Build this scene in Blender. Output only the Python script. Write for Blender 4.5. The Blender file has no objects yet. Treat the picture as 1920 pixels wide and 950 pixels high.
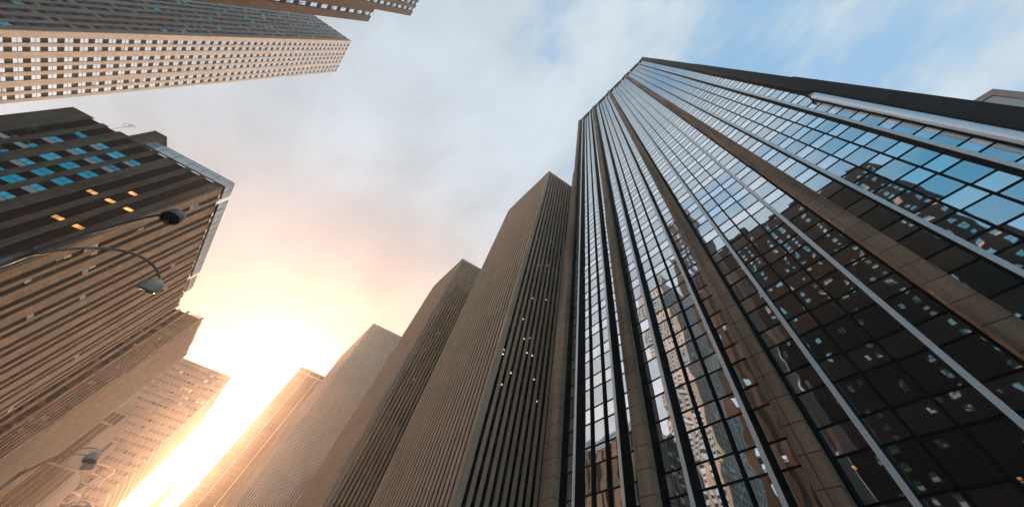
import bpy, math, random
from mathutils import Matrix, Vector
random.seed(7)
C = bpy.context.scene.collection
R_ = math.radians

# ------------------------------------------------------------------ camera
RC = ((0.7200997, -0.6887631, 0.0840345), (0.6405325, 0.6132870, -0.4621658), (0.2667855, 0.3866323, 0.8828029))
FPX, CXP, CYP, EYE = 535.915, 1045.0, 371.593, 1.7
cam = bpy.data.cameras.new('camera'); camo = bpy.data.objects.new('camera', cam); C.objects.link(camo)
cam.sensor_width = 36.0; cam.lens = FPX / 1920 * 36
cam.shift_x = (960 - CXP) / 1920; cam.shift_y = (CYP - 475) / 1920
cam.clip_start = 0.1; cam.clip_end = 12000
m = Matrix.Identity(4)
for i in range(3):
    m[i][0] = RC[0][i]; m[i][1] = -RC[1][i]; m[i][2] = -RC[2][i]
m[0][3], m[1][3], m[2][3] = 0, 0, EYE
camo.matrix_world = m
bpy.context.scene.camera = camo

def proj(p):
    v = (p[0], p[1], p[2] - EYE)
    a = [sum(RC[k][i] * v[i] for i in range(3)) for k in range(3)]
    if a[2] < 0.1: return None
    return CXP + FPX * a[0] / a[2], CYP + FPX * a[1] / a[2]

# ------------------------------------------------------------------ world and sun
SUN_AZ, SUN_EL = R_(15.0), R_(18.0)       # measured from the avenue (+Y) towards +X
GLOW_AZ, GLOW_EL = R_(-1.8), R_(12.5)    # brightest part of the thin cloud
world = bpy.data.worlds.new("World"); bpy.context.scene.world = world; world.use_nodes = True
nt = world.node_tree; nt.nodes.clear()
def N(t, **kw):
    n = nt.nodes.new(t)
    for k, v in kw.items(): setattr(n, k, v)
    return n
def L(a, b): nt.links.new(a, b)
def math_(op, a, b=None, clamp=False):
    n = N('ShaderNodeMath', operation=op); n.use_clamp = clamp
    for i, v in enumerate((a, b)):
        if v is None: continue
        if isinstance(v, (int, float)): n.inputs[i].default_value = v
        else: L(v, n.inputs[i])
    return n.outputs[0]
def mix_(f, a, b, typ='MIX'):
    n = N('ShaderNodeMix', data_type='RGBA', blend_type=typ)
    for s, v in ((n.inputs[0], f), (n.inputs[6], a), (n.inputs[7], b)):
        if isinstance(v, (int, float)): s.default_value = v
        elif isinstance(v, tuple): s.default_value = (*v, 1)
        else: L(v, s)
    return n.outputs[2]
tc = N('ShaderNodeTexCoord'); D = tc.outputs['Generated']
sky = N('ShaderNodeTexSky', sky_type='NISHITA')
sky.sun_disc = False; sky.sun_elevation = SUN_EL; sky.sun_rotation = SUN_AZ
sky.air_density = 1.2; sky.dust_density = 1.0; sky.ozone_density = 2.5
def dirvec(az, el): return (math.sin(az) * math.cos(el), math.cos(az) * math.cos(el), math.sin(el))
def dot_(v):
    n = N('ShaderNodeVectorMath', operation='DOT_PRODUCT'); L(D, n.inputs[0]); n.inputs[1].default_value = v
    return n.outputs['Value']
def ramp_(f, lo, hi, a=0.0, b=1.0, smooth=True):
    n = N('ShaderNodeMapRange'); n.interpolation_type = 'SMOOTHSTEP' if smooth else 'LINEAR'
    L(f, n.inputs[0]); n.inputs[1].default_value = lo; n.inputs[2].default_value = hi
    n.inputs[3].default_value = a; n.inputs[4].default_value = b
    return n.outputs[0]
deep = ramp_(dot_(dirvec(R_(-128), R_(30))), 0.80, 0.98)
# planar cloud layer: direction divided by its height
sep = N('ShaderNodeSeparateXYZ'); L(D, sep.inputs[0])
zc = math_('ADD', math_('MAXIMUM', sep.outputs[2], 0.02), 0.18)
com = N('ShaderNodeCombineXYZ'); L(math_('DIVIDE', sep.outputs[0], zc), com.inputs[0]); L(math_('DIVIDE', sep.outputs[1], zc), com.inputs[1])
mp = N('ShaderNodeMapping'); L(com.outputs[0], mp.inputs[0]); mp.inputs['Rotation'].default_value = (0, 0, R_(28)); mp.inputs['Scale'].default_value = (1.0, 0.62, 1)
mp.inputs['Location'].default_value = (3.1, 1.7, 0)
nz = N('ShaderNodeTexNoise'); L(mp.outputs[0], nz.inputs['Vector']); nz.inputs['Scale'].default_value = 3.0; nz.inputs['Detail'].default_value = 9; nz.inputs['Roughness'].default_value = 0.60; nz.inputs['Distortion'].default_value = 0.25
nz2 = N('ShaderNodeTexNoise'); L(mp.outputs[0], nz2.inputs['Vector']); nz2.inputs['Scale'].default_value = 1.1; nz2.inputs['Detail'].default_value = 3
g = dot_(dirvec(GLOW_AZ, GLOW_EL))
gpos = math_('MAXIMUM', g, 0.0)
# cloud cover: thick towards the light, broken overhead, clear behind the camera
cover = math_('ADD', ramp_(g, 0.28, 0.85, -0.10, 0.42), ramp_(dot_(dirvec(R_(-72), R_(48))), 0.70, 0.97, 0.0, 0.28))
nsum = math_('ADD', math_('ADD', math_('MULTIPLY', nz.outputs[0], 1.5), math_('MULTIPLY', nz2.outputs[0], 0.9)), math_('SUBTRACT', cover, 0.68))
mask = ramp_(nsum, 0.36, 0.62, 0.26, 1.0)
mask = math_('MULTIPLY', mask, math_('SUBTRACT', 1.0, math_('MULTIPLY', deep, 0.85)))
SK = 0.10
def s_(c): return tuple(v / SK for v in c)
blue = mix_(1.0, sky.outputs[0], (0.48, 1.0, 1.20), 'MULTIPLY')
blue = mix_(1.0, blue, s_((0.075, 0.14, 0.19)), 'ADD')
blue = mix_(deep, blue, s_((0.006, 0.15, 0.27)))
cool, warm = s_((0.318, 0.362, 0.395)), s_((0.235, 0.218, 0.212))
cloud = mix_(ramp_(g, 0.74, 0.985), cool, warm)
shade = ramp_(nz.outputs[0], 0.35, 0.66, 0.78, 1.12, False)
cs = N('ShaderNodeVectorMath', operation='SCALE'); L(cloud, cs.inputs[0]); L(shade, cs.inputs[3])
base = mix_(math_('MULTIPLY', mask, 0.90), blue, cs.outputs[0])
def lobe(power, col, amp):
    f = math_('MULTIPLY', math_('POWER', gpos, power), amp)
    n = N('ShaderNodeVectorMath', operation='SCALE'); n.inputs[0].default_value = s_(col); L(f, n.inputs[3])
    return n.outputs[0]
def add_(a, b):
    n = N('ShaderNodeVectorMath', operation='ADD'); L(a, n.inputs[0]); L(b, n.inputs[1]); return n.outputs[0]
tot = add_(add_(add_(base, lobe(14, (1.0, 0.74, 0.62), 0.004)), lobe(90, (1.0, 0.80, 0.74), 0.06)), lobe(1200, (1.0, 0.60, 0.40), 350.0))
bg = N('ShaderNodeBackground'); L(tot, bg.inputs[0]); bg.inputs[1].default_value = SK
wo = N('ShaderNodeOutputWorld'); L(bg.outputs[0], wo.inputs[0])

sl = bpy.data.lights.new('sun', 'SUN'); sl.energy = 3.6; sl.angle = R_(0.5); sl.color = (1.0, 0.54, 0.22)
so = bpy.data.objects.new('sun', sl); C.objects.link(so)
so.rotation_euler = Vector(dirvec(SUN_AZ, SUN_EL)).to_track_quat('Z', 'Y').to_euler()
sc = bpy.context.scene
sc.view_settings.view_transform = 'Standard'; sc.view_settings.look = 'None'
sc.view_settings.exposure = 1.1; sc.view_settings.gamma = 1.0; sc.view_settings.use_curve_mapping = False
sc.render.engine = 'CYCLES'
sc.cycles.use_denoising = True
sc.cycles.max_bounces = 6; sc.cycles.diffuse_bounces = 3; sc.cycles.glossy_bounces = 4
sc.cycles.transparent_max_bounces = 8; sc.cycles.volume_bounces = 1
sc.cycles.sample_clamp_indirect = 6

# ------------------------------------------------------------------ materials
def mat(name, build):
    mt = bpy.data.materials.new(name); mt.use_nodes = True
    t = mt.node_tree; b = t.nodes['Principled BSDF']
    build(t, b); return mt
def coordnodes(t):
    """object-space position folded to (along the wall, height)"""
    c = t.nodes.new('ShaderNodeTexCoord'); s = t.nodes.new('ShaderNodeSeparateXYZ'); t.links.new(c.outputs['Object'], s.inputs[0])
    a = t.nodes.new('ShaderNodeMath'); a.operation = 'ADD'; t.links.new(s.outputs[0], a.inputs[0]); t.links.new(s.outputs[1], a.inputs[1])
    v = t.nodes.new('ShaderNodeCombineXYZ'); t.links.new(a.outputs[0], v.inputs[0]); t.links.new(s.outputs[2], v.inputs[1])
    return v.outputs[0], c.outputs['Object']
def stone(name, col, bw=1.6, bh=1.2, joint=0.55, var=0.12, rough=0.85, streak=0.25, jw=0.03, off=0.5):
    def f(t, b):
        b.inputs['Specular IOR Level'].default_value = 0.2
        uv, ob = coordnodes(t)
        br = t.nodes.new('ShaderNodeTexBrick'); t.links.new(uv, br.inputs['Vector'])
        br.inputs['Scale'].default_value = 1; br.inputs['Brick Width'].default_value = bw; br.inputs['Row Height'].default_value = bh
        br.inputs['Mortar Size'].default_value = jw; br.inputs['Mortar Smooth'].default_value = 0.3; br.offset = off
        br.inputs['Color1'].default_value = (*[c * (1 + var) for c in col], 1); br.inputs['Color2'].default_value = (*[c * (1 - var) for c in col], 1)
        br.inputs['Mortar'].default_value = (*[c * joint for c in col], 1)
        mpn = t.nodes.new('ShaderNodeMapping'); t.links.new(ob, mpn.inputs[0]); mpn.inputs['Scale'].default_value = (0.9, 0.9, 0.07)
        n1 = t.nodes.new('ShaderNodeTexNoise'); t.links.new(mpn.outputs[0], n1.inputs['Vector']); n1.inputs['Scale'].default_value = 1.0; n1.inputs['Detail'].default_value = 5
        n2 = t.nodes.new('ShaderNodeTexNoise'); t.links.new(ob, n2.inputs['Vector']); n2.inputs['Scale'].default_value = 3.5; n2.inputs['Detail'].default_value = 6
        r = t.nodes.new('ShaderNodeMapRange'); t.links.new(n1.outputs[0], r.inputs[0]); r.inputs[1].default_value = 0.3; r.inputs[2].default_value = 0.7
        r.inputs[3].default_value = 1 - streak; r.inputs[4].default_value = 1 + streak * 0.5
        r2 = t.nodes.new('ShaderNodeMapRange'); t.links.new(n2.outputs[0], r2.inputs[0]); r2.inputs[1].default_value = 0.3; r2.inputs[2].default_value = 0.7
        r2.inputs[3].default_value = 0.88; r2.inputs[4].default_value = 1.1
        mu = t.nodes.new('ShaderNodeMath'); mu.operation = 'MULTIPLY'; t.links.new(r.outputs[0], mu.inputs[0]); t.links.new(r2.outputs[0], mu.inputs[1])
        sc_ = t.nodes.new('ShaderNodeVectorMath'); sc_.operation = 'SCALE'; t.links.new(br.outputs['Color'], sc_.inputs[0]); t.links.new(mu.outputs[0], sc_.inputs[3])
        t.links.new(sc_.outputs[0], b.inputs['Base Color']); b.inputs['Roughness'].default_value = rough
        bp = t.nodes.new('ShaderNodeBump'); bp.inputs['Strength'].default_value = 0.25; bp.inputs['Distance'].default_value = 0.02
        t.links.new(n2.outputs[0], bp.inputs['Height']); t.links.new(bp.outputs[0], b.inputs['Normal'])
    return mat(name, f)
def glass(name, col, rough=0.02, wave=0.012, scale=0.35, metal=1.0):
    """coated mirror glazing with slightly uneven panes"""
    def f(t, b):
        uv, ob = coordnodes(t)
        b.inputs['Base Color'].default_value = (*col, 1); b.inputs['Metallic'].default_value = metal; b.inputs['Roughness'].default_value = rough
        n = t.nodes.new('ShaderNodeTexNoise'); t.links.new(ob, n.inputs['Vector']); n.inputs['Scale'].default_value = scale; n.inputs['Detail'].default_value = 1.5
        bp = t.nodes.new('ShaderNodeBump'); bp.inputs['Strength'].default_value = 1.0; bp.inputs['Distance'].default_value = wave
        t.links.new(n.outputs[0], bp.inputs['Height']); t.links.new(bp.outputs[0], b.inputs['Normal'])
    return mat(name, f)
def plain(name, col, rough=0.5, metal=0.0, noise=0.15, sc_n=6.0, spec=.5):
    def f(t, b):
        b.inputs['Specular IOR Level'].default_value = spec
        c = t.nodes.new('ShaderNodeTexCoord'); n = t.nodes.new('ShaderNodeTexNoise'); t.links.new(c.outputs['Object'], n.inputs['Vector']); n.inputs['Scale'].default_value = sc_n; n.inputs['Detail'].default_value = 4
        r = t.nodes.new('ShaderNodeMapRange'); t.links.new(n.outputs[0], r.inputs[0]); r.inputs[1].default_value = 0.3; r.inputs[2].default_value = 0.7; r.inputs[3].default_value = 1 - noise; r.inputs[4].default_value = 1 + noise
        s = t.nodes.new('ShaderNodeVectorMath'); s.operation = 'SCALE'; s.inputs[0].default_value = col; t.links.new(r.outputs[0], s.inputs[3])
        t.links.new(s.outputs[0], b.inputs['Base Color']); b.inputs['Roughness'].default_value = rough; b.inputs['Metallic'].default_value = metal
    return mat(name, f)
def lamp(name, col, s):
    def f(t, b):
        c = t.nodes.new('ShaderNodeTexCoord'); n = t.nodes.new('ShaderNodeTexNoise'); t.links.new(c.outputs['Object'], n.inputs['Vector']); n.inputs['Scale'].default_value = 0.9; n.inputs['Detail'].default_value = 2
        r = t.nodes.new('ShaderNodeMapRange'); t.links.new(n.outputs[0], r.inputs[0]); r.inputs[1].default_value = 0.35; r.inputs[2].default_value = 0.65; r.inputs[3].default_value = s * .15; r.inputs[4].default_value = s
        t.links.new(r.outputs[0], b.inputs['Emission Strength'])
        b.inputs['Base Color'].default_value = (*col, 1); b.inputs['Emission Color'].default_value = (*col, 1); b.inputs['Emission Strength'].default_value = s
    return mat(name, f)

M = dict(
    g_vis=glass('tower_glass', (0.66, 0.70, 0.72), wave=0.03, scale=0.26),
    g_spa=glass('tower_spandrel_glass', (0.95, 0.92, 0.93), wave=0.03, scale=0.26),
    black=plain('black_metal', (0.012, 0.011, 0.011), 0.75, spec=.15),
    twin=glass('dull_window_glass', (0.30, 0.46, 0.44), wave=0.01, scale=0.5),
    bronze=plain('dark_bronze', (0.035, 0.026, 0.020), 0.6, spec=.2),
    alu=plain('aluminium_strip', (0.92, 0.88, 0.86), 0.50, 0.45, 0.05),
    steel=plain('polished_steel', (0.86, 0.90, 0.93), 0.42, 0.7, 0.05, 1.0),
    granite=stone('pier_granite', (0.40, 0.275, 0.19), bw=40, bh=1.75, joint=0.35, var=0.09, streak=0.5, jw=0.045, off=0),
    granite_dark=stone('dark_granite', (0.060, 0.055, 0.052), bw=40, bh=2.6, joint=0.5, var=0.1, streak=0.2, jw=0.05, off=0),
    tan=stone('tan_limestone', (0.78, 0.53, 0.36), bw=30, bh=3.9, joint=0.7, var=0.05, streak=0.2, off=0),
    tan2=stone('warm_limestone', (0.62, 0.41, 0.26), bw=30, bh=3.9, joint=0.7, var=0.05, streak=0.2, off=0),
    pale=stone('pale_travertine', (0.58, 0.46, 0.36), bw=30, bh=3.8, joint=0.8, var=0.05, off=0),
    cream=stone('cream_limestone', (0.68, 0.61, 0.53), bw=1.9, bh=1.25, joint=0.8, var=0.07, streak=0.12),
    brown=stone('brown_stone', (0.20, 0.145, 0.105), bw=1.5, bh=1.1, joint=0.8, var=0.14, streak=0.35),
    brown_warm=stone('sandy_lit_stone', (0.70, 0.46, 0.28), bw=1.5, bh=1.1, joint=0.8, var=0.14, streak=0.2),  # brown block's avenue light put into the colour; also the slotted block's stone
    rust=stone('rust_stone', (0.085, 0.055, 0.042), bw=2.0, bh=1.5, joint=0.8, var=0.15, streak=0.45),
    dbrick=stone('dark_brick', (0.012, 0.009, 0.008), bw=0.6, bh=0.3, joint=0.8, var=0.15),
    pink=stone('pink_brick', (0.66, 0.42, 0.39), bw=2.2, bh=1.6, joint=1.5, var=0.1),
    concrete=stone('concrete', (0.40, 0.33, 0.27), bw=6, bh=3.2, joint=0.7, var=0.05, streak=0.3),
    dark=plain('dark_spandrel', (0.016, 0.014, 0.013), 0.7, spec=.15),
    dwin=glass('dark_window_glass', (0.06, 0.07, 0.075), wave=0.01, scale=0.6),
    swin=glass('sky_window_glass', (0.10, 0.54, 0.55), wave=0.01, scale=0.5),
    swin2=glass('sky_window_glass_pale', (0.30, 0.66, 0.66), wave=0.02, scale=0.6),
    swin3=glass('sky_window_glass_dark', (0.05, 0.42, 0.46), wave=0.02, scale=0.6),
    bwin=glass('bronze_glass', (0.13, 0.085, 0.055), wave=0.01, scale=0.6),
    pwin=glass('pale_window_glass', (0.80, 0.88, 0.92), wave=0.01, scale=0.5),
    blind=plain('window_blind', (0.72, 0.64, 0.60), 0.6, 0, 0.06),
    white=plain('white_stone', (0.78, 0.70, 0.62), 0.6, 0, 0.08),
    amber=lamp('lit_room_amber', (1.0, 0.42, 0.10), 0.7),
    spot=lamp('ceiling_light', (1.0, 0.55, 0.24), 1.0),
    red=lamp('red_taillight_glint', (1.0, 0.03, 0.03), 2.0),
    lamphead=plain('lamp_head_paint', (0.50, 0.40, 0.31), 0.45, 0.0, 0.12),
    lampmetal=plain('lamp_grey_paint', (0.20, 0.165, 0.135), 0.4, 0.3, 0.08),
    lamplens=plain('lamp_pale_glass', (0.30, 0.22, 0.16), 0.3),
    lampdark=plain('lamp_dark_glass', (0.02, 0.02, 0.02), 0.15),
    asphalt=plain('asphalt', (0.05, 0.05, 0.052), 0.9, 0, 0.25, 3.0),
    pave=stone('paving', (0.26, 0.25, 0.24), bw=1.5, bh=1.5, joint=0.7),
    paint=plain('road_paint', (0.75, 0.75, 0.72), 0.7),
    roof=plain('roof_membrane', (0.12, 0.11, 0.10), 0.9),
)
def screenmat():
    def f(t, b):
        b.inputs['Base Color'].default_value = (0.55, 0.66, 0.70, 1); b.inputs['Roughness'].default_value = 0.12
        tr = t.nodes.new('ShaderNodeBsdfTransparent'); tr.inputs[0].default_value = (0.80, 0.90, 0.93, 1)
        mx = t.nodes.new('ShaderNodeMixShader'); mx.inputs[0].default_value = 0.42
        t.links.new(tr.outputs[0], mx.inputs[1]); t.links.new(b.outputs[0], mx.inputs[2])
        t.links.new(mx.outputs[0], t.nodes['Material Output'].inputs['Surface'])
    return mat('glass_screen', f)
M['screen'] = screenmat()

# ------------------------------------------------------------------ mesh collecting
class MB:
    def __init__(s): s.v = []; s.f = []; s.m = []; s.mats = []
    def mi(s, mt):
        if mt not in s.mats: s.mats.append(mt)
        return s.mats.index(mt)
    def hexa(s, p, mt):
        b = len(s.v); s.v += [tuple(q) for q in p]; k = s.mi(mt)
        for f in ((0, 3, 2, 1), (4, 5, 6, 7), (0, 1, 5, 4), (1, 2, 6, 5), (2, 3, 7, 6), (3, 0, 4, 7)):
            s.f.append(tuple(b + i for i in f)); s.m.append(k)
        return s
    def tube(s, pts, rad, mt, n=10, cap=True):
        pts = [Vector(p) for p in pts]; k = s.mi(mt); rings = []
        if not isinstance(rad, (list, tuple)): rad = [rad] * len(pts)
        up = Vector((0, 0, 1))
        for i, p in enumerate(pts):
            t = (pts[min(i + 1, len(pts) - 1)] - pts[max(i - 1, 0)]).normalized()
            a = t.cross(up)
            if a.length < 0.05: a = t.cross(Vector((0, 1, 0)))
            a.normalize(); c = a.cross(t); b0 = len(s.v)
            for j in range(n):
                q = 2 * math.pi * j / n
                s.v.append(tuple(p + (a * math.cos(q) + c * math.sin(q)) * rad[i]))
            rings.append(b0)
        for r0, r1 in zip(rings, rings[1:]):
            for j in range(n):
                s.f.append((r0 + j, r0 + (j + 1) % n, r1 + (j + 1) % n, r1 + j)); s.m.append(k)
        if cap:
            s.f.append(tuple(rings[0] + j for j in range(n))); s.m.append(k)
            s.f.append(tuple(rings[-1] + n - 1 - j for j in range(n))); s.m.append(k)
        return s
    def center(s):
        n = len(s.v); return tuple(sum(p[i] for p in s.v) / n for i in range(3))
    def merge(s, o):
        b = len(s.v); s.v += o.v
        mp_ = [s.mi(x) for x in o.mats]
        s.f += [tuple(b + i for i in f) for f in o.f]; s.m += [mp_[i] for i in o.m]
    def build(s, name, parent=None, smooth=False, loc=None):
        me = bpy.data.meshes.new(name)
        o0 = parent['_w'] if parent is not None else (loc or (0, 0, 0))
        me.from_pydata([(p[0] - o0[0], p[1] - o0[1], p[2] - o0[2]) for p in s.v], [], s.f)
        for mt in s.mats: me.materials.append(M[mt])
        me.polygons.foreach_set('material_index', s.m)
        if smooth: me.polygons.foreach_set('use_smooth', [True] * len(s.f))
        me.update()
        o = bpy.data.objects.new(name, me); C.objects.link(o)
        if parent is not None: o.parent = parent
        else: o.location = o0
        return o

WORLDPOS = {}
class Root(dict): pass
def thing(name, loc, label, cat, group=None):
    o = bpy.data.objects.new(name, None); C.objects.link(o); o.location = loc
    o['label'] = label; o['category'] = cat
    if group: o['group'] = group
    o['_w'] = list(loc)
    return o
def sub(mb, name, parent_obj, root, smooth=False):
    """a sub-part: parented to a part that sits at the thing's origin"""
    o = mb.build(name, root, smooth); o.parent = parent_obj; return o

TH = R_(-8.374); CD = (math.cos(TH), math.sin(TH))
class Face:
    """a wall plane: origin, direction along the wall, outward normal"""
    def __init__(s, o, u, n): s.o = o; s.u = u; s.n = n
    def p(s, u, d, z): return (s.o[0] + s.u[0] * u + s.n[0] * d, s.o[1] + s.u[1] * u + s.n[1] * d, z)
    def box(s, mb, u0, u1, d0, d1, z0, z1, mt, sk=0.0):
        """sk: extra outward offset at u0, taken away at u1 (a pane set at a slight angle)"""
        q = []
        for z in (z0, z1):
            q += [s.p(u0, d0 + sk, z), s.p(u1, d0 - sk, z), s.p(u1, d1 - sk, z), s.p(u0, d1 + sk, z)]
        return mb.hexa(q, mt)
def av_face(X, Y0, side): # avenue face; side -1: building on the left of the avenue
    return Face((X, Y0), (0, 1), (1, 0) if side < 0 else (-1, 0))
def cr_face(X, Y0, side): # cross-street face towards the camera
    u = (-CD[0], -CD[1]) if side < 0 else CD
    return Face((X, Y0), u, (CD[1], -CD[0]))
def prism(mb, X, Y0, W, Lh, z0, z1, mt, side, inset=0.0, roof='roof'):
    """parallelogram plan: width W along the cross street, length Lh along the avenue"""
    s = 1 if side > 0 else -1
    c = (s * CD[0], s * CD[1])
    a = (X + c[0] * inset, Y0 + c[1] * inset + inset)
    W -= 2 * inset; Lh -= 2 * inset
    P = [a, (a[0] + c[0] * W, a[1] + c[1] * W), (a[0] + c[0] * W, a[1] + c[1] * W + Lh), (a[0], a[1] + Lh)]
    mb.hexa([(x, y, z0) for x, y in P] + [(x, y, z1) for x, y in P], mt)
    return mb
def weight(mb):
    c = mb.center(); q = proj(c)
    d2 = c[0] ** 2 + c[1] ** 2 + (c[2] - EYE) ** 2
    xs = [p for p in mb.v]; lo = [min(p[i] for p in xs) for i in range(3)]; hi = [max(p[i] for p in xs) for i in range(3)]
    size = sum((hi[i] - lo[i]) ** 2 for i in range(3))
    vis = 0.01
    if q and -60 < q[0] < 1980 and -60 < q[1] < 1010: vis = 1.0
    return vis * size / d2
def parts(name, items, root, most=100):
    """each item its own part; past 100 the rest as one part of kind stuff"""
    if len(items) <= most:
        for it in items: it.build(name, root)
        return
    it2 = sorted(items, key=weight, reverse=True)
    for it in it2[:most]: it.build(name, root)
    rest = MB()
    for it in it2[most:]: rest.merge(it)
    o = rest.build(name, root); o['kind'] = 'stuff'

# ------------------------------------------------------------------ ground, road, pavements (setting)
def sheet(name, pts, z, mt, kind='structure', th=None):
    mb = MB()
    if th: mb.hexa([(x, y, z - th) for x, y in pts] + [(x, y, z) for x, y in pts], mt)
    else:
        mb.v = [(x, y, z) for x, y in pts]; mb.f = [tuple(range(len(pts)))]; mb.m = [mb.mi(mt)]
    o = mb.build(name); o['kind'] = kind; return o
sheet('ground', [(-4000, -4000), (4000, -4000), (4000, 4000), (-4000, 4000)], -0.02, 'asphalt')
sheet('avenue_road', [(-34, -600), (-8, -600), (-8, 470), (-34, 470)], -0.012, 'asphalt')
for x in (-27.5, -21, -14.5):
    mk = MB()
    for k in range(-20, 70): mk.hexa([(x - .07, k * 6, -.010), (x + .07, k * 6, -.010), (x + .07, k * 6 + 3, -.010), (x - .07, k * 6 + 3, -.010), (x - .07, k * 6, -.006), (x + .07, k * 6, -.006), (x + .07, k * 6 + 3, -.006), (x - .07, k * 6 + 3, -.006)], 'paint')
    o = mk.build('lane_marking'); o['kind'] = 'structure'
sheet('pavement', [(-8, -600), (90, -600), (90, 470), (-8, 470)], 0.0, 'pave', th=0.14)
sheet('pavement', [(-300, -600), (-34, -600), (-34, 470), (-300, 470)], 0.0, 'pave', th=0.14)

# ------------------------------------------------------------------ the mirror-glass tower
def glass_tower():
    X, Y0, H = 29.0, -21.4, 200.0
    root = thing('glass_tower', (X, 6, 0), 'tall dark tower of mirror glass between brown granite piers, filling the right half', 'tower')
    GX = 29.72                                      # plane of the panes
    mb = MB(); mb.hexa([(GX + .25, Y0 + .3, 0), (78, Y0 + .3 - 7, 0), (78, 26, 0), (GX + .25, 33.2, 0), (GX + .25, Y0 + .3, H - .3), (78, Y0 + .3 - 7, H - .3), (78, 26, H - .3), (GX + .25, 33.2, H - .3)], 'black')
    mb.build('core_wall', root)
    F = Face((GX, 0), (0, 1), (-1, 0))
    piers = [33.1, 19.85, 6.35, -7.1, -20.5]
    fins = [29.42, 22.88, 16.06, 9.42, 2.77, -3.75, -10.38, -17.0]
    FH = 3.94; nfl = 51; z_top = H - 1.0
    # vertical divisions -> pane columns
    cols = []
    for i in range(4):
        a, b = piers[i], piers[i + 1]; f1, f2 = fins[2 * i], fins[2 * i + 1]
        w = (f1 - f2) / 3
        cols += [(f1 + .2, a - .80), (f1 - w + .1, f1 - .2), (f2 + w + .1, f1 - w - .1), (f2 + .2, f2 + w - .1), (b + .80, f2 - .2)]
    wins = []
    yaw = math.tan(R_(4.75))
    for (a, b) in cols:
        for k in range(nfl):
            z1 = z_top - k * FH; z0 = z1 - FH
            if z0 < 0.2: z0 = 0.2
            if z1 < 1: continue
            it = MB(); zs = max(z0, z1 - 1.62)
            for za, zb, mt in ((zs + .06, z1 - .06, 'g_spa'), (z0 + .06, zs - .06, 'g_vis')):
                if zb <= za: continue
                t1 = random.gauss(0, .006); t2 = random.gauss(0, .005)
                w = (b - a) / 2; sk = (yaw + t1) * w; tl = t2 * (zb - za) / 2
                q = []
                for z, e in ((za, tl), (zb, -tl)):
                    q += [F.p(a, -.05 + sk + e, z), F.p(b, -.05 - sk + e, z), F.p(b, -.02 - sk + e, z), F.p(a, -.02 + sk + e, z)]
                it.hexa(q, mt)
            wins.append(it)
    parts('window', wins, root)
    for (a, b) in cols:
        w = (b - a) / 2
        it = MB()
        for k in range(nfl):
            z1 = z_top - k * FH
            for z in (z1, z1 - 1.62):
                if z > 0.5: F.box(it, a, b, -.25, .035, z - .065, z + .065, 'black', sk=yaw * w)
        # a continuous frame strip behind the panes ties the bars into one grille
        F.box(it, a, b, -.30, -.26, 0.3, z_top, 'black', sk=yaw * w)
        it.build('glazing_grille', root)
    for i in range(4):
        f1, f2 = fins[2 * i], fins[2 * i + 1]; w = (f1 - f2) / 3
        for y in (f1 - w, f2 + w):
            it = MB(); F.box(it, y - .07, y + .07, -.3, .20, 0, H - .8, 'black'); it.build('mullion', root)
    for y in fins:
        it = MB(); F.box(it, y - .2, y + .2, -.3, .66, 0, H - .5, 'black'); it.build('fin', root)
        it = MB(); z = 1.0
        while z < H - 1.5:
            F.box(it, y - .19, y + .19, .66, .73, z, min(z + 7.85, H - .6), 'alu'); z += 7.88
        it.build('metal_strip', root)
    def pier(y, tiers, hgt, mt, dep=2.15):
        it = MB(); zb = 0
        for k, (zt, e0, e1, d) in enumerate(tiers):
            F.box(it, y - e0, y + e1, -.3, d, zb, zt, mt); zb = zt
        p = it.build('pier', root)
        it = MB(); F.box(it, y - .98, y - .80, -.3, .35, 0, H - 1.2, 'black'); F.box(it, y + .80, y + .98, -.3, .35, 0, H - 1.2, 'black')
        it.build('pier_channel', root)
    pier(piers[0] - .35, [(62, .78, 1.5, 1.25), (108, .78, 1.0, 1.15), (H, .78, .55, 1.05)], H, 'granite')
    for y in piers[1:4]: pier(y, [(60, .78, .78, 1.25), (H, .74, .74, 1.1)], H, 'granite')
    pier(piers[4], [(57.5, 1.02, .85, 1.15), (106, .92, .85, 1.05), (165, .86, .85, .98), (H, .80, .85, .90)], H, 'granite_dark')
    it = MB(); F.box(it, Y0, 33.4, -.3, .5, H - .95, H + .1, 'black'); F.box(it, Y0, 33.4, .52, .7, H - .8, H + .25, 'steel'); it.build('roof_edge', root)
    it = MB(); z = 0.0                                   # bright round duct
    it.tube([(28.95, -19.15, 0), (28.95, -19.15, 49.6), (28.98, -19.15, 50.2), (29.15, -19.15, 50.6)], [.46, .46, .41, .27], 'steel', 20)
    o = it.build('steel_duct', root, True)
    it = MB(); 
    for z in (49.3, 50.0): it.tube([(28.95, -19.15, z), (28.95, -19.15, z + .18)], .50, 'black', 20)
    sub(it, 'collar', o, root)
    it = MB(); F.box(it, -19.72, -18.9, -.3, .25, 0, 50.3, 'black'); it.build('duct_backing', root)
    # small lights seen behind the dark lower glass
    for (y, z, mt) in ((12.9, 13.6, 'amber'), (-1.9, 9.8, 'amber'), (4.5, 11.5, 'amber')):
        it = MB(); F.box(it, y, y + .16, .05, .1, z, z + .10, mt); it.build('room_light', root)
    for (y, z) in ((1.55, 7.6), (1.35, 7.5), (.9, 7.25)):  # glowing boxes stand in for red taillights mirrored in the glass
        it = MB(); F.box(it, y, y + .16, .05, .1, z, z + .07, 'red'); it.build('taillight_glint', root)
glass_tower()

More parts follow.
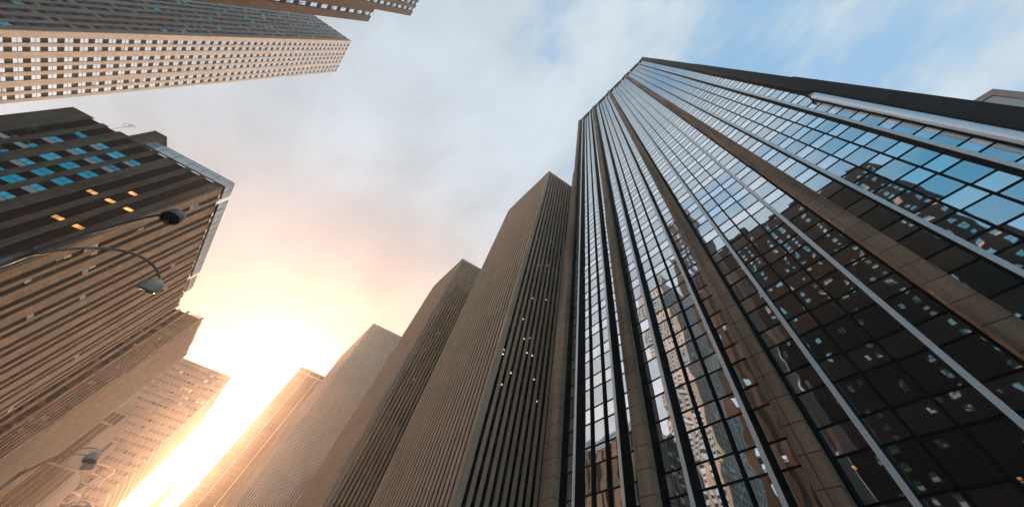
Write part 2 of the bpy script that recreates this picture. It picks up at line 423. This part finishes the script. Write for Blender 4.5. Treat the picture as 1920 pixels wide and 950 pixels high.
# ------------------------------------------------------------------ finned stone towers on the right
def fin_tower(X, Y0, W, Lh, H, pitch_c, pitch_a, stone_mt, label, lights=(), fin_w=.5, corner=1.2, fin_a=None, glass_mt='bwin', bands=(), loc_name='stone_tower'):
    root = thing(loc_name, (X, Y0, 0), label, 'tower', 'striped stone towers along the right side of the avenue')
    mb = MB(); prism(mb, X, Y0, W, Lh, 0, H - .6, 'dark', 1, inset=.5); mb.build('core_wall', root)
    fins = []; strips = []
    for F, n_len, pitch, fw in ((cr_face(X, Y0, 1), W, pitch_c, fin_w), (av_face(X, Y0, 1), Lh, pitch_a, fin_a or fin_w)):
        it = MB(); F.box(it, .0 if F.u == CD else .02, corner, -.9, 0, 0, H, stone_mt); fins.append(it)
        u = corner
        while u < n_len - .5:
            ns = MB(); F.box(ns, u, u + pitch * (1 - fw), -.55, -.42, 0, H - 1.6, glass_mt)
            z = 6.0
            while z < H - 6 and Y0 < 100:
                F.box(ns, u, u + pitch * (1 - fw), -.55, -.38, z, z + 1.5, 'dark'); z += 3.9
            strips.append(ns)
            it = MB(); F.box(it, u + pitch * (1 - fw), u + pitch, -.14, 0, 0, H - .0, stone_mt); F.box(it, u + pitch * (1 - fw) + .03, u + pitch - .03, -.45, -.141, 0, H - .1, 'bronze'); fins.append(it)  # dark backing puts shade into the colour of the fin sides
            u += pitch
        it = MB(); F.box(it, 0.03, n_len, -.98, .03, H - 1.3, H + .15, stone_mt); it.build('parapet', root)
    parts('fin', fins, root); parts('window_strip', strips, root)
    F = cr_face(X, Y0, 1)
    for (u, z) in lights:
        k = int((u - corner) / pitch_c); uu = corner + k * pitch_c + pitch_c * (1 - fin_w) * .5
        it = MB(); F.box(it, uu - .15, uu + .17, -.37, -.34, z, z + .32, 'spot'); it.build('room_light', root)
    mb = MB(); prism(mb, X, Y0, W, Lh, H - .55, H - .3, 'roof', 1, inset=.95); mb.build('roof', root)
    return root
LR = random.Random(3)
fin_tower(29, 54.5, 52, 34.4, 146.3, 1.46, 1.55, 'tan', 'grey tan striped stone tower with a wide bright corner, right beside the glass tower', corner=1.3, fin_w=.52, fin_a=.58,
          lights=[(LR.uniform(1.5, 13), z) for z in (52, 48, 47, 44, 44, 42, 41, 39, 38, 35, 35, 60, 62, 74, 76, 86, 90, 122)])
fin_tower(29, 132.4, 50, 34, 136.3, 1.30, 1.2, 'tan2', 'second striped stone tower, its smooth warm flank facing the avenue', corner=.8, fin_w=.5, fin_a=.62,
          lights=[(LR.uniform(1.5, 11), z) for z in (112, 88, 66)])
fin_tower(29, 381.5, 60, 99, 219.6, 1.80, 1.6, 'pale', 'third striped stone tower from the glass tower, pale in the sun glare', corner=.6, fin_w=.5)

# ------------------------------------------------------------------ distant tower closing the avenue
def end_tower():
    X, Y0, W, H = -.4, 500, 31.4, 198
    root = thing('glass_slab', (X, Y0, 0), 'flat dark slab with thin pale vertical lines closing the avenue in the glare', 'tower')
    mb = MB(); prism(mb, X, Y0, W, 40, 0, H, 'rust', 1, inset=.4); mb.build('core_wall', root)
    F = cr_face(X, Y0, 1)
    for u in (.3, 12.7, 25.3, 30.9):
        it = MB(); F.box(it, u - .35, u + .35, -.5, .5, 0, H + .3, 'white'); it.build('metal_strip', root)
    its = []
    for k in range(2, 50):
        it = MB(); F.box(it, .7, W - .6, -.5, -.1, k * 4 - 1.2, k * 4 + .9, 'bronze'); its.append(it)
    parts('window_strip', its, root)
    it = MB(); F.box(it, .6, W, -.5, .2, H - 5.6, H - 5.0, 'white'); F.box(it, .6, W, -.5, .25, H - .6, H + .2, 'white'); it.build('roof_edge', root)
end_tower()

# ------------------------------------------------------------------ windows for the masonry buildings
def win4(F, u0, u1, z0, z1, d, rng, p_blind=.35, g='swin', tall=True):
    """sash window: wide lower light, two upper lights; blind drawn behind some"""
    it = MB(); zm = z0 + (z1 - z0) * .48; um = (u0 + u1) / 2; e = .05
    if g == 'swin': g = rng.choice(('swin', 'swin', 'swin2', 'swin3'))
    low = 'blind' if rng.random() < p_blind else g
    def pane(a, b, c, dd, mt):
        t1 = rng.gauss(0, .012) * (b - a) / 2; t2 = rng.gauss(0, .012)
        q = []
        for z, ee in ((c, t2), (dd, -t2)):
            q += [F.p(a, d - .03 + t1 + ee, z), F.p(b, d - .03 - t1 + ee, z), F.p(b, d - t1 + ee, z), F.p(a, d + t1 + ee, z)]
        it.hexa(q, mt)
    pane(u0, u1, z0, zm - e, low); pane(u0, um - e, zm + e, z1, g); pane(um + e, u1, zm + e, z1, g)
    return it
def win2(F, u0, u1, z0, z1, d, rng, p_blind=.2, g='swin'):
    if g == 'swin' and rng.random() < .86: g = 'dwin'
    it = MB(); zm = (z0 + z1) / 2
    for c, dd in ((z0, zm - .06), (zm + .06, z1)):
        mt = 'blind' if rng.random() < p_blind else g
        t2 = rng.gauss(0, .01); q = []
        for z, ee in ((c, t2), (dd, -t2)):
            q += [F.p(u0, d - .03 + ee, z), F.p(u1, d - .03 + ee, z), F.p(u1, d + ee, z), F.p(u0, d + ee, z)]
        it.hexa(q, mt)
    return it

def pier_building(name, X, Y0, W, Lh, H, label, cat, mc, ma, cross, aven, FH=3.7, wh=1.9, dz=0.0, depth=.55, gc='swin', ga='dwin', winf=win4, side=-1, ztop_gap=4.0,
                  pb=(.35, .1), lit=None, base_z=0, top_wiggle=0.0, group=None, skip=None, zmin=4):
    """masonry piers with recessed strips of windows; cross/aven: list of (start, end) window strips"""
    rng = random.Random(hash_(name + str(X)))
    root = thing(name, (X, Y0, 0), label, cat, group)
    mb = MB(); prism(mb, X, Y0, W, Lh, 0, H - .25, 'dark', side, inset=depth); mb.build('core_wall', root)
    wins = []; piers = []
    for F, strips, ln, mt, g, pbb in ((cr_face(X, Y0, side), cross, W, mc, gc, pb[0]), (av_face(X, Y0, side), aven, Lh, ma, ga, pb[1])):
        u = 0.0 if F.u[0] else .015
        for (a, b) in strips + [(ln, None)]:
            it = MB(); F.box(it, u, a, -depth - .1, 0 if F.u[0] else -.012, base_z, H + rng.uniform(0, top_wiggle), mt); piers.append(it); u = b
        for (a, b) in strips:
            k = 0
            while True:
                z1 = H - ztop_gap - k * FH - dz; z0 = z1 - wh; k += 1
                if z0 < zmin: break
                if skip and skip(F, a, z0, rng): continue
                wins.append(winf(F, a + .06, b - .06, z0, z1, -depth + .08, rng, pbb, g))
    parts('pier', piers, root); parts('window', wins, root)
    if lit:
        F = cr_face(X, Y0, side)
        for (u0, u1, z0, z1) in lit:
            it = MB(); F.box(it, u0, u1, -depth + .06, -depth + .09, z0, z1, 'amber'); F.box(it, u0 + .1, u1 - .2, -depth + .091, -depth + .11, z0 + .15, z0 + .28, 'spot'); it.build('lit_window', root)
    mb = MB(); prism(mb, X, Y0, W, Lh, H - .24, H - .1, 'roof', side, inset=depth); mb.build('roof', root)
    return root
def hash_(s):
    h = 7
    for c in s: h = (h * 131 + ord(c)) % 1000003
    return h

# brown pier building at the left with the glazed roof screen
S2 = -49; Y2 = 95.3; H2 = 67.2
cross = []
for gidx in range(6):
    b0 = 2.95 + gidx * 12.05
    for (a, b) in ((-.4, 1.8), (3.25, 5.45), (6.9, 9.1)): cross.append((b0 + a, b0 + b))
cross = [(round(a, 2), round(b, 2)) for a, b in cross if b < 36]
aven = []
u = 3.4
while u < 71:
    aven += [(u, u + 2.05), (u + 3.35, u + 5.4)]; u += 8.95
lit = []
for (a, b) in cross[:3]:
    for k in (2, 3, 5):
        if random.random() < .62:
            z1 = H2 - 4.0 - k * 3.7 - 1.0; lit.append((a + .1, b - .5, z1 - .7, z1))
def skip2(F, a, z, rng):
    if F.u[0] == 0: return rng.random() < .62
    return (a > 14 and a < 18 and False) or (a < 12) or (z < H2 - 4 - 3.7 * 9 and rng.random() < .5)
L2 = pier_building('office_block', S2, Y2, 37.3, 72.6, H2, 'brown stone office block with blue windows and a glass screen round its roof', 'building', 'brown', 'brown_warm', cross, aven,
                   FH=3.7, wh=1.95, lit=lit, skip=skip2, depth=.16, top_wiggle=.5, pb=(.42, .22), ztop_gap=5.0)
# roof screen, penthouse and aerial
it = MB(); Fc = cr_face(S2, Y2, -1); Fa = av_face(S2, Y2, -1)
def screen(F, u0, u1, z0, z1, name='roof_screen'):
    it = MB(); F.box(it, u0, u1, .42, .46, z0, z1, 'screen'); o = it.build(name, L2)
    fr = MB(); u = u0
    while u <= u1 + .01:
        F.box(fr, u - .04, u + .04, .38, .52, z0, z1, 'black'); u += (u1 - u0) / max(1, round((u1 - u0) / 3.4))
    F.box(fr, u0, u1, .40, .50, z1 - .06, z1 + .06, 'black'); F.box(fr, u0, u1, .41, .49, (z0 + z1) / 2 + .2, (z0 + z1) / 2 + .26, 'black')
    F.box(fr, u0, u1, .0, .5, z0 - .08, z0, 'black')
    sub(fr, 'screen_frame', o, L2)
screen(Fc, -.3, 20.4, 67.3, 69.7); screen(Fa, -.35, 5.3, 67.3, 69.7); screen(Fa, 7.8, 50, 67.3, 69.8); screen(Fa, 52, 61, 67.3, 69.3)
it = MB(); Fc.box(it, 21.3, 24.3, -3, .25, 66.9, 72.6, 'brown'); Fc.box(it, 21.2, 24.4, -3.1, .35, 72.6, 72.8, 'dark'); it.build('chimney', L2)
it = MB()
for k, (r, zc) in enumerate(((.55, 70.6), (.7, 70.2))):
    pts = []
    for j in range(13):
        a = 2 * math.pi * j / 12; q = Fc.p(27.4 + .6 * k + r * math.cos(a), .2, zc + r * math.sin(a)); pts.append(q)
    it.tube(pts, .035, 'black', 5, False)
it.tube([Fc.p(27.6, .2, 67), Fc.p(27.6, .2, 71.2)], .04, 'black', 5)
it.build('aerial', L2)

# third building along on the left: stone with narrow slots
cr3 = []
for k in range(6): cr3.append((1.0 + k * .95, 1.45 + k * .95))
cr3 += [(7.3, 9.4), (10.4, 12.6), (14, 14.5), (15, 15.5), (16, 16.5), (18, 20), (21, 23), (25, 27)]
av3 = [(.9 + k * 2.45, 1.95 + k * 2.45) for k in range(17)]
pier_building('office_block', -49, 206, 40, 44.2, 81.5, 'sandy stone office block with narrow slots, just past the brown block on the left', 'building', 'brown_warm', 'brown_warm', cr3, av3,
              FH=3.8, wh=2.2, winf=win2, gc='dwin', ga='dwin', pb=(.05, .1), top_wiggle=1.3, depth=.12, skip=lambda F, a, z, g: F.u[0] == 0)

# stepped building beyond it: dark fronts with thin pale lines, plain flanks
def stepped():
    root = thing('stepped_block', (-40, 262, 0), 'stepped dark block with thin pale vertical lines and plain flanks, low in the glare', 'building')
    for (X, Y0, Y1, Hh, W) in ((-40, 262, 291, 39.2, 40), (-41.2, 291, 308, 35, 40), (-47.5, 267, 285, 55, 40), (-50.2, 290, 318, 64.5, 40), (-47.8, 318.2, 331, 60, 40), (-57.8, 299, 334, 75, 40)):
        mb = MB(); prism(mb, X, Y0, W, Y1 - Y0, 0, Hh, 'concrete', -1); w = mb.build('wall', root)
        F = cr_face(X, Y0, -1)
        mb = MB(); F.box(mb, .5, W - .5, -.1, .06, 0, Hh - .8, 'bronze'); sub(mb, 'glazing', w, root)
        mb = MB(); u = .5
        while u < W: F.box(mb, u, u + .12, -.1, .22, 0, Hh - .3, 'white'); u += 2.1
        sub(mb, 'metal_strip', w, root)
stepped()

# little pale house front with stacked open balconies
def balcony_house():
    X, Y0, H = -40.2, 309.5, 49.5
    root = thing('balcony_building', (X, Y0, 0), 'narrow pale building with stacked white balconies beside the lowest street lamp', 'building')
    mb = MB(); prism(mb, X, Y0, 7, 14, 0, H - 1, 'concrete', -1); mb.build('wall', root)
    F = cr_face(X, Y0, -1); z = 8.0; k = 0
    while z < H:
        e = 2.2 if z < 41 else (3.0 if z < 45 else 4.0)
        mb = MB(); F.box(mb, -1.6, 2.6 + (2 if z > 47 else 0), -.1, 1.3, z, z + .45, 'white')
        Fa = av_face(X, Y0, -1); Fa.box(mb, 0, 6, 0, e, z - .02, z + .3, 'white'); b = mb.build('balcony', root)
        for y in (1.2, 3.2, 5.4):
            mb = MB(); Fa.box(mb, y, y + .25, e - .25, e, z - 2.6, z, 'white'); sub(mb, 'post', b, root)
        for u0 in (.15, 1.25):
            mb = MB(); F.box(mb, u0, u0 + .75, 0, .05, z - 2.6, z - .9, 'dwin'); mb.build('window', root)
        z += 3.45; k += 1
balcony_house()

# large slab beyond
def far_slab():
    X, Y0, W, Lh, H = -34, 350, 60, 124, 114
    root = thing('office_slab', (X, Y0, 0), 'broad slab office block dissolving in the glare, left of the bright gap', 'building')
    mb = MB(); prism(mb, X, Y0, W, Lh, 0, H, 'concrete', -1, inset=.3); mb.build('core_wall', root)
    F = cr_face(X, Y0, -1); rng = random.Random(5); wins = []; bands = []
    for k in range(1, 29):
        z = k * 3.9
        it = MB(); F.box(it, 0, W, -.4, 0, z - 1.9, z + .25, 'concrete'); bands.append(it)
        for j in range(24):
            u = .8 + j * 2.45
            it = MB(); F.box(it, u, u + 1.7, -.35, -.2, z + .3, z + 1.85, 'twin' if rng.random() < .25 else 'brown'); wins.append(it)
    parts('floor_band', bands, root); parts('window', wins, root)
    Fa = av_face(X, Y0, -1)
    its = []
    for k in range(8, 29):
        it = MB(); Fa.box(it, .4, Lh, -.3, .9, k * 3.9, k * 3.9 + .7, 'white'); its.append(it)
    parts('balcony', its, root)
far_slab()

# far pointed roof at the foot of the bright gap
def spire():
    root = thing('spire', (-19, 600, 0), 'small pointed spire at the foot of the bright gap', 'spire')
    mb = MB(); X, Y = -18.2, 600
    mb.hexa([(X - 4.5, Y - 4, 0), (X + 4.5, Y - 4, 0), (X + 4.5, Y + 4, 0), (X - 4.5, Y + 4, 0), (X - 4, Y - 4, 80), (X + 4.3, Y - 4, 80), (X + 4, Y + 4, 80), (X - 4, Y + 4, 80)], 'rust'); mb.build('tower_wall', root)
    mb = MB(); mb.hexa([(X - 3.6, Y - 3.5, 80), (X + 4, Y - 3.5, 80), (X + 4, Y + 3.5, 80), (X - 3.6, Y + 3.5, 80), (X + 1.6, Y - .3, 108), (X + 2.2, Y - .3, 108), (X + 2.2, Y + .3, 108), (X + 1.6, Y + .3, 108)], 'rust'); s_o = mb.build('roof', root)
    mb = MB(); mb.tube([(X + 1.9, Y, 107), (X + 1.9, Y, 111.5)], .25, 'rust', 6); mb.tube([(X + 1.9, Y, 111.3), (X + 1.9, Y, 112.2)], .6, 'rust', 8); sub(mb, 'finial', s_o, root)
spire()

# ------------------------------------------------------------------ cream tower at the upper left
cr1 = []
for a in (2.3, 5.9, 9.9, 14.3, 18.0, 22.2, 25.8, 29.6, 33.8, 37.4, 41.2, 45.4, 49, 52.8): cr1.append((a, a + 2.2))
av1 = [(y - 1.05, y + 1.15) for y in (4.0, 7.7, 12.6, 16.4, 20.3, 25.3, 29.0)]
pier_building('limestone_tower', -137, 123.7, 60, 31.6, 246, 'cream limestone tower, the tallest at upper left, its lower edge lit orange', 'tower', 'cream', 'cream', cr1, av1,
              FH=3.62, wh=1.95, depth=.25, winf=win2, gc='swin', ga='pwin', pb=(.15, .04), ztop_gap=2.2, zmin=40)

# ------------------------------------------------------------------ rust brown tower cut by the top edge
cT = [(3.5 + k * 6.6, 6.8 + k * 6.6) for k in range(5)]
def rust_tower():
    X = -130
    root = pier_building('stepped_tower', X, 60, 36, 29.0, 289.6, 'dark rust brown tower with white windows, cut off by the top edge', 'tower', 'rust', 'rust', cT, [(2.5, 5.6), (9, 12), (15.5, 18.5), (21.3, 24.4)],
                         FH=7.7, wh=4.0, depth=.7, winf=win4, gc='swin', ga='pwin', pb=(.2, .3), ztop_gap=3.0, zmin=60, top_wiggle=.9, skip=lambda F, a, z, g: F.u[0] == 0 and z < 205 and g.random() < .8)
    mb = MB(); prism(mb, X, 89.15, 36, 10.6, 0, 240, 'dark', -1, inset=.7); mb.build('core_wall', root)
    F = av_face(X, 89.1, -1); ps = MB(); F.box(ps, 0, 2.8, -.8, 0, 0, 241, 'rust'); ps.build('pier', root)
    ps = MB(); F.box(ps, 5.9, 10.7, -.8, 0, 0, 241, 'rust'); ps.build('pier', root)
    rng = random.Random(9); k = 0
    while 238 - k * 7.7 > 60:
        z1 = 238 - k * 7.7; win4(F, 3.0, 5.7, z1 - 4.2, z1, -.5, rng, .6, 'pwin').build('window', root); k += 1
rust_tower()

# dark brick block behind the camera's left shoulder, seen mirrored in the glass
def dark_block():
    X, Y0, Lh, H = -75, -39, 76, 146
    root = thing('brick_block', (X, Y0, 0), 'dark brick block with scattered small windows, seen only mirrored in the lower right glass', 'building')
    mb = MB(); mb.hexa([(-89, Y0, 0), (X, Y0, 0), (X, Y0 + Lh, 0), (-89, Y0 + Lh, 0), (-89, Y0, 139), (X, Y0, 139), (X, Y0 + Lh, 148), (-89, Y0 + Lh, 148)], 'dbrick'); mb.build('wall', root)
    F = av_face(X, Y0, -1); rng = random.Random(21); ws = []
    mb = MB()
    for (a, b, z) in ((2, 8, 142), (10, 14, 141), (24, 33, 145), (40, 44, 146), (58, 70, 152)): F.box(mb, a, b, -6, -.4, 130, z, 'dbrick')
    mb.build('roof_house', root)
    for k in range(38):
        z = 10 + k * 3.5
        for j in range(19):
            u = 1.5 + j * 4.0
            if z > 139 + u * .1 - 4: continue
            r = rng.random()
            if (j % 5 in (3, 4)) and r < .9: continue
            if j > 8 and r < .55 and z < 110: continue
            w = win4(F, u + rng.uniform(0, .3), u + 1.6, z, z + 1.7, .06, rng, .3, 'twin'); ws.append(w)
    parts('window', ws, root)
dark_block()
# low block next to it, mirrored below the sky in the left bays
# ------------------------------------------------------------------ pink topped tower behind the glass tower
def pink_tower():
    root = thing('pink_tower', (96, -77, 0), 'pink brick tower top peeking over the far right edge of the glass tower', 'tower')
    mb = MB(); mb.hexa([(96.4, -77.0, 0), (125, -77.0, 0), (125, -25, 0), (96.4, -25, 0), (96.4, -77.0, 103.4), (125, -77.0, 103.4), (125, -25, 103.4), (96.4, -25, 103.4)], 'pink'); mb.build('wall', root)
    F = Face((96.4, -77.0), (0, 1), (-1, 0))
    mb = MB(); F.box(mb, 0, 51, 0, .4, 101.6, 103.6, 'pink'); F.box(mb, 0, 2.0, 0, .4, 0, 101.6, 'pink'); mb.build('frame', root)
    mb = MB(); F.box(mb, 2.2, 51, 0, .12, 2, 101.3, 'white'); mb.build('wall_panel', root)
pink_tower()

# ------------------------------------------------------------------ street lamps
def street_lamp(base, zj, heads, label, up=.5, twist=0):
    bx, by = base
    root = thing('street_lamp', (bx, by, 0), label, 'street lamp', 'double armed street lamps at the left kerb')
    mb = MB(); mb.tube([(bx, by, 0), (bx, by, .5), (bx, by, .55), (bx, by, zj + .3)], [.2, .2, .11, .08], 'lampmetal', 12); mb.build('pole', root, True)
    mb = MB(); mb.tube([(bx, by, zj - .35), (bx, by, zj + .45)], .13, 'lampmetal', 12); mb.tube([(bx, by, zj + .45), (bx, by, zj + .7)], [.1, .02], 'lampmetal', 12); mb.build('collar', root, True)
    for (hx, hy, hz, r) in heads:
        p0 = Vector((bx, by, zj)); p3 = Vector((hx, hy, hz + .12))
        hd = Vector((hx - bx, hy - by, 0)); 
        p1 = p0 + hd * .18 + Vector((0, 0, (hz - zj) * .95 + up * .4)); p2 = p0 + hd * .72 + Vector((0, 0, (hz - zj) + up))
        pts = []
        for i in range(25):
            t = i / 24; pts.append(p0 * (1 - t) ** 3 + p1 * 3 * t * (1 - t) ** 2 + p2 * 3 * t * t * (1 - t) + p3 * t ** 3)
        mb = MB(); mb.tube(pts, [.050 - .015 * i / 24 for i in range(25)], 'lampmetal', 10); arm = mb.build('arm', root, True)
        d = hd.normalized(); ax = (d * .30 + Vector((0, 0, -.95))).normalized()   # bell axis, tipped outwards
        mb = MB(); P = Vector((hx, hy, hz + .16))
        prof = [(0, .045), (.05, .07), (.09, .075), (.13, .15), (.20, .26), (.30, .35), (.42, .40), (.58, .43), (.78, .44), (.84, .43)]
        mb.tube([P + ax * (a * r * 1.9) for a, _ in prof], [q * r * 2.2 for _, q in prof], 'lamphead' if hy > 14 else 'lampmetal', 28)  # near head and lens coloured darker for the shade on their underside
        h = mb.build('lamp_head', root, True)
        mb = MB(); mb.tube([P + ax * (.84 * r * 1.9 + .004), P + ax * (.88 * r * 1.9)], [.36 * r * 2.2, .30 * r * 2.2], 'lampdark' if hy < 14 else 'lamplens', 28); sub(mb, 'lens', h, root, True)
street_lamp((-8.35, 15.7), 7.0, [(-6.43, 13.13, 9.0, .28), (-6.47, 17.73, 9.0, .33)], 'nearest double street lamp, its two long arms crossing the brown block', .45)
street_lamp((-9.5, 45.9), 7.0, [(-7.05, 44.2, 9.0, .44), (-7.15, 46.5, 8.9, .38)], 'double street lamp low at left in front of the stepped block', .35)
street_lamp((-9.3, 65.6), 7.0, [(-6.75, 64.0, 9.0, .42), (-6.9, 67.4, 9.0, .4)], 'farthest street lamp, only a pale head at the bottom edge', .35)
mb = MB()
mb.tube([(-12.0, 14.6, 0), (-12.0, 14.6, 8.6)], .07, 'lampmetal', 10)
rt = thing('signal_pole', (-12.0, 14.6, 0), 'slim grey pole arm with a round tip at the left edge above the brown block', 'pole')
mb.build('pole', rt, True)
mb = MB(); mb.tube([(-12.0, 14.6, 8.5), (-11.66, 14.2, 8.95), (-11.48, 13.6, 9.0), (-11.42, 12.5, 9.0)], .025, 'lampmetal', 8)
a_ = mb.build('arm', rt, True)
mb = MB(); mb.tube([(-11.42, 12.6, 9.0), (-11.42, 12.5, 9.0), (-11.42, 12.35, 9.0), (-11.42, 12.25, 9.0)], [.04, .07, .07, .03], 'white', 12); sub(mb, 'tip', a_, rt, True)

# ------------------------------------------------------------------ haze
HZ = bpy.data.materials.new('haze_air'); HZ.use_nodes = True
ht = HZ.node_tree; ht.nodes.clear()
pv = ht.nodes.new('ShaderNodeVolumePrincipled'); pv.inputs['Color'].default_value = (1.0, 0.86, 0.70, 1); pv.inputs['Density'].default_value = 0.0006
pv.inputs['Anisotropy'].default_value = 0.83
ho = ht.nodes.new('ShaderNodeOutputMaterial'); ht.links.new(pv.outputs[0], ho.inputs['Volume'])
M['haze'] = HZ
mb = MB(); mb.hexa([(-4100, -4100, -1), (4100, -4100, -1), (4100, 4100, -1), (-4100, 4100, -1), (-4100, -4100, 293), (4100, -4100, 293), (4100, 4100, 293), (-4100, 4100, 293)], 'haze')
hz = mb.build('haze'); hz['kind'] = 'stuff'
for o in C.objects:
    if '_w' in o: del o['_w']
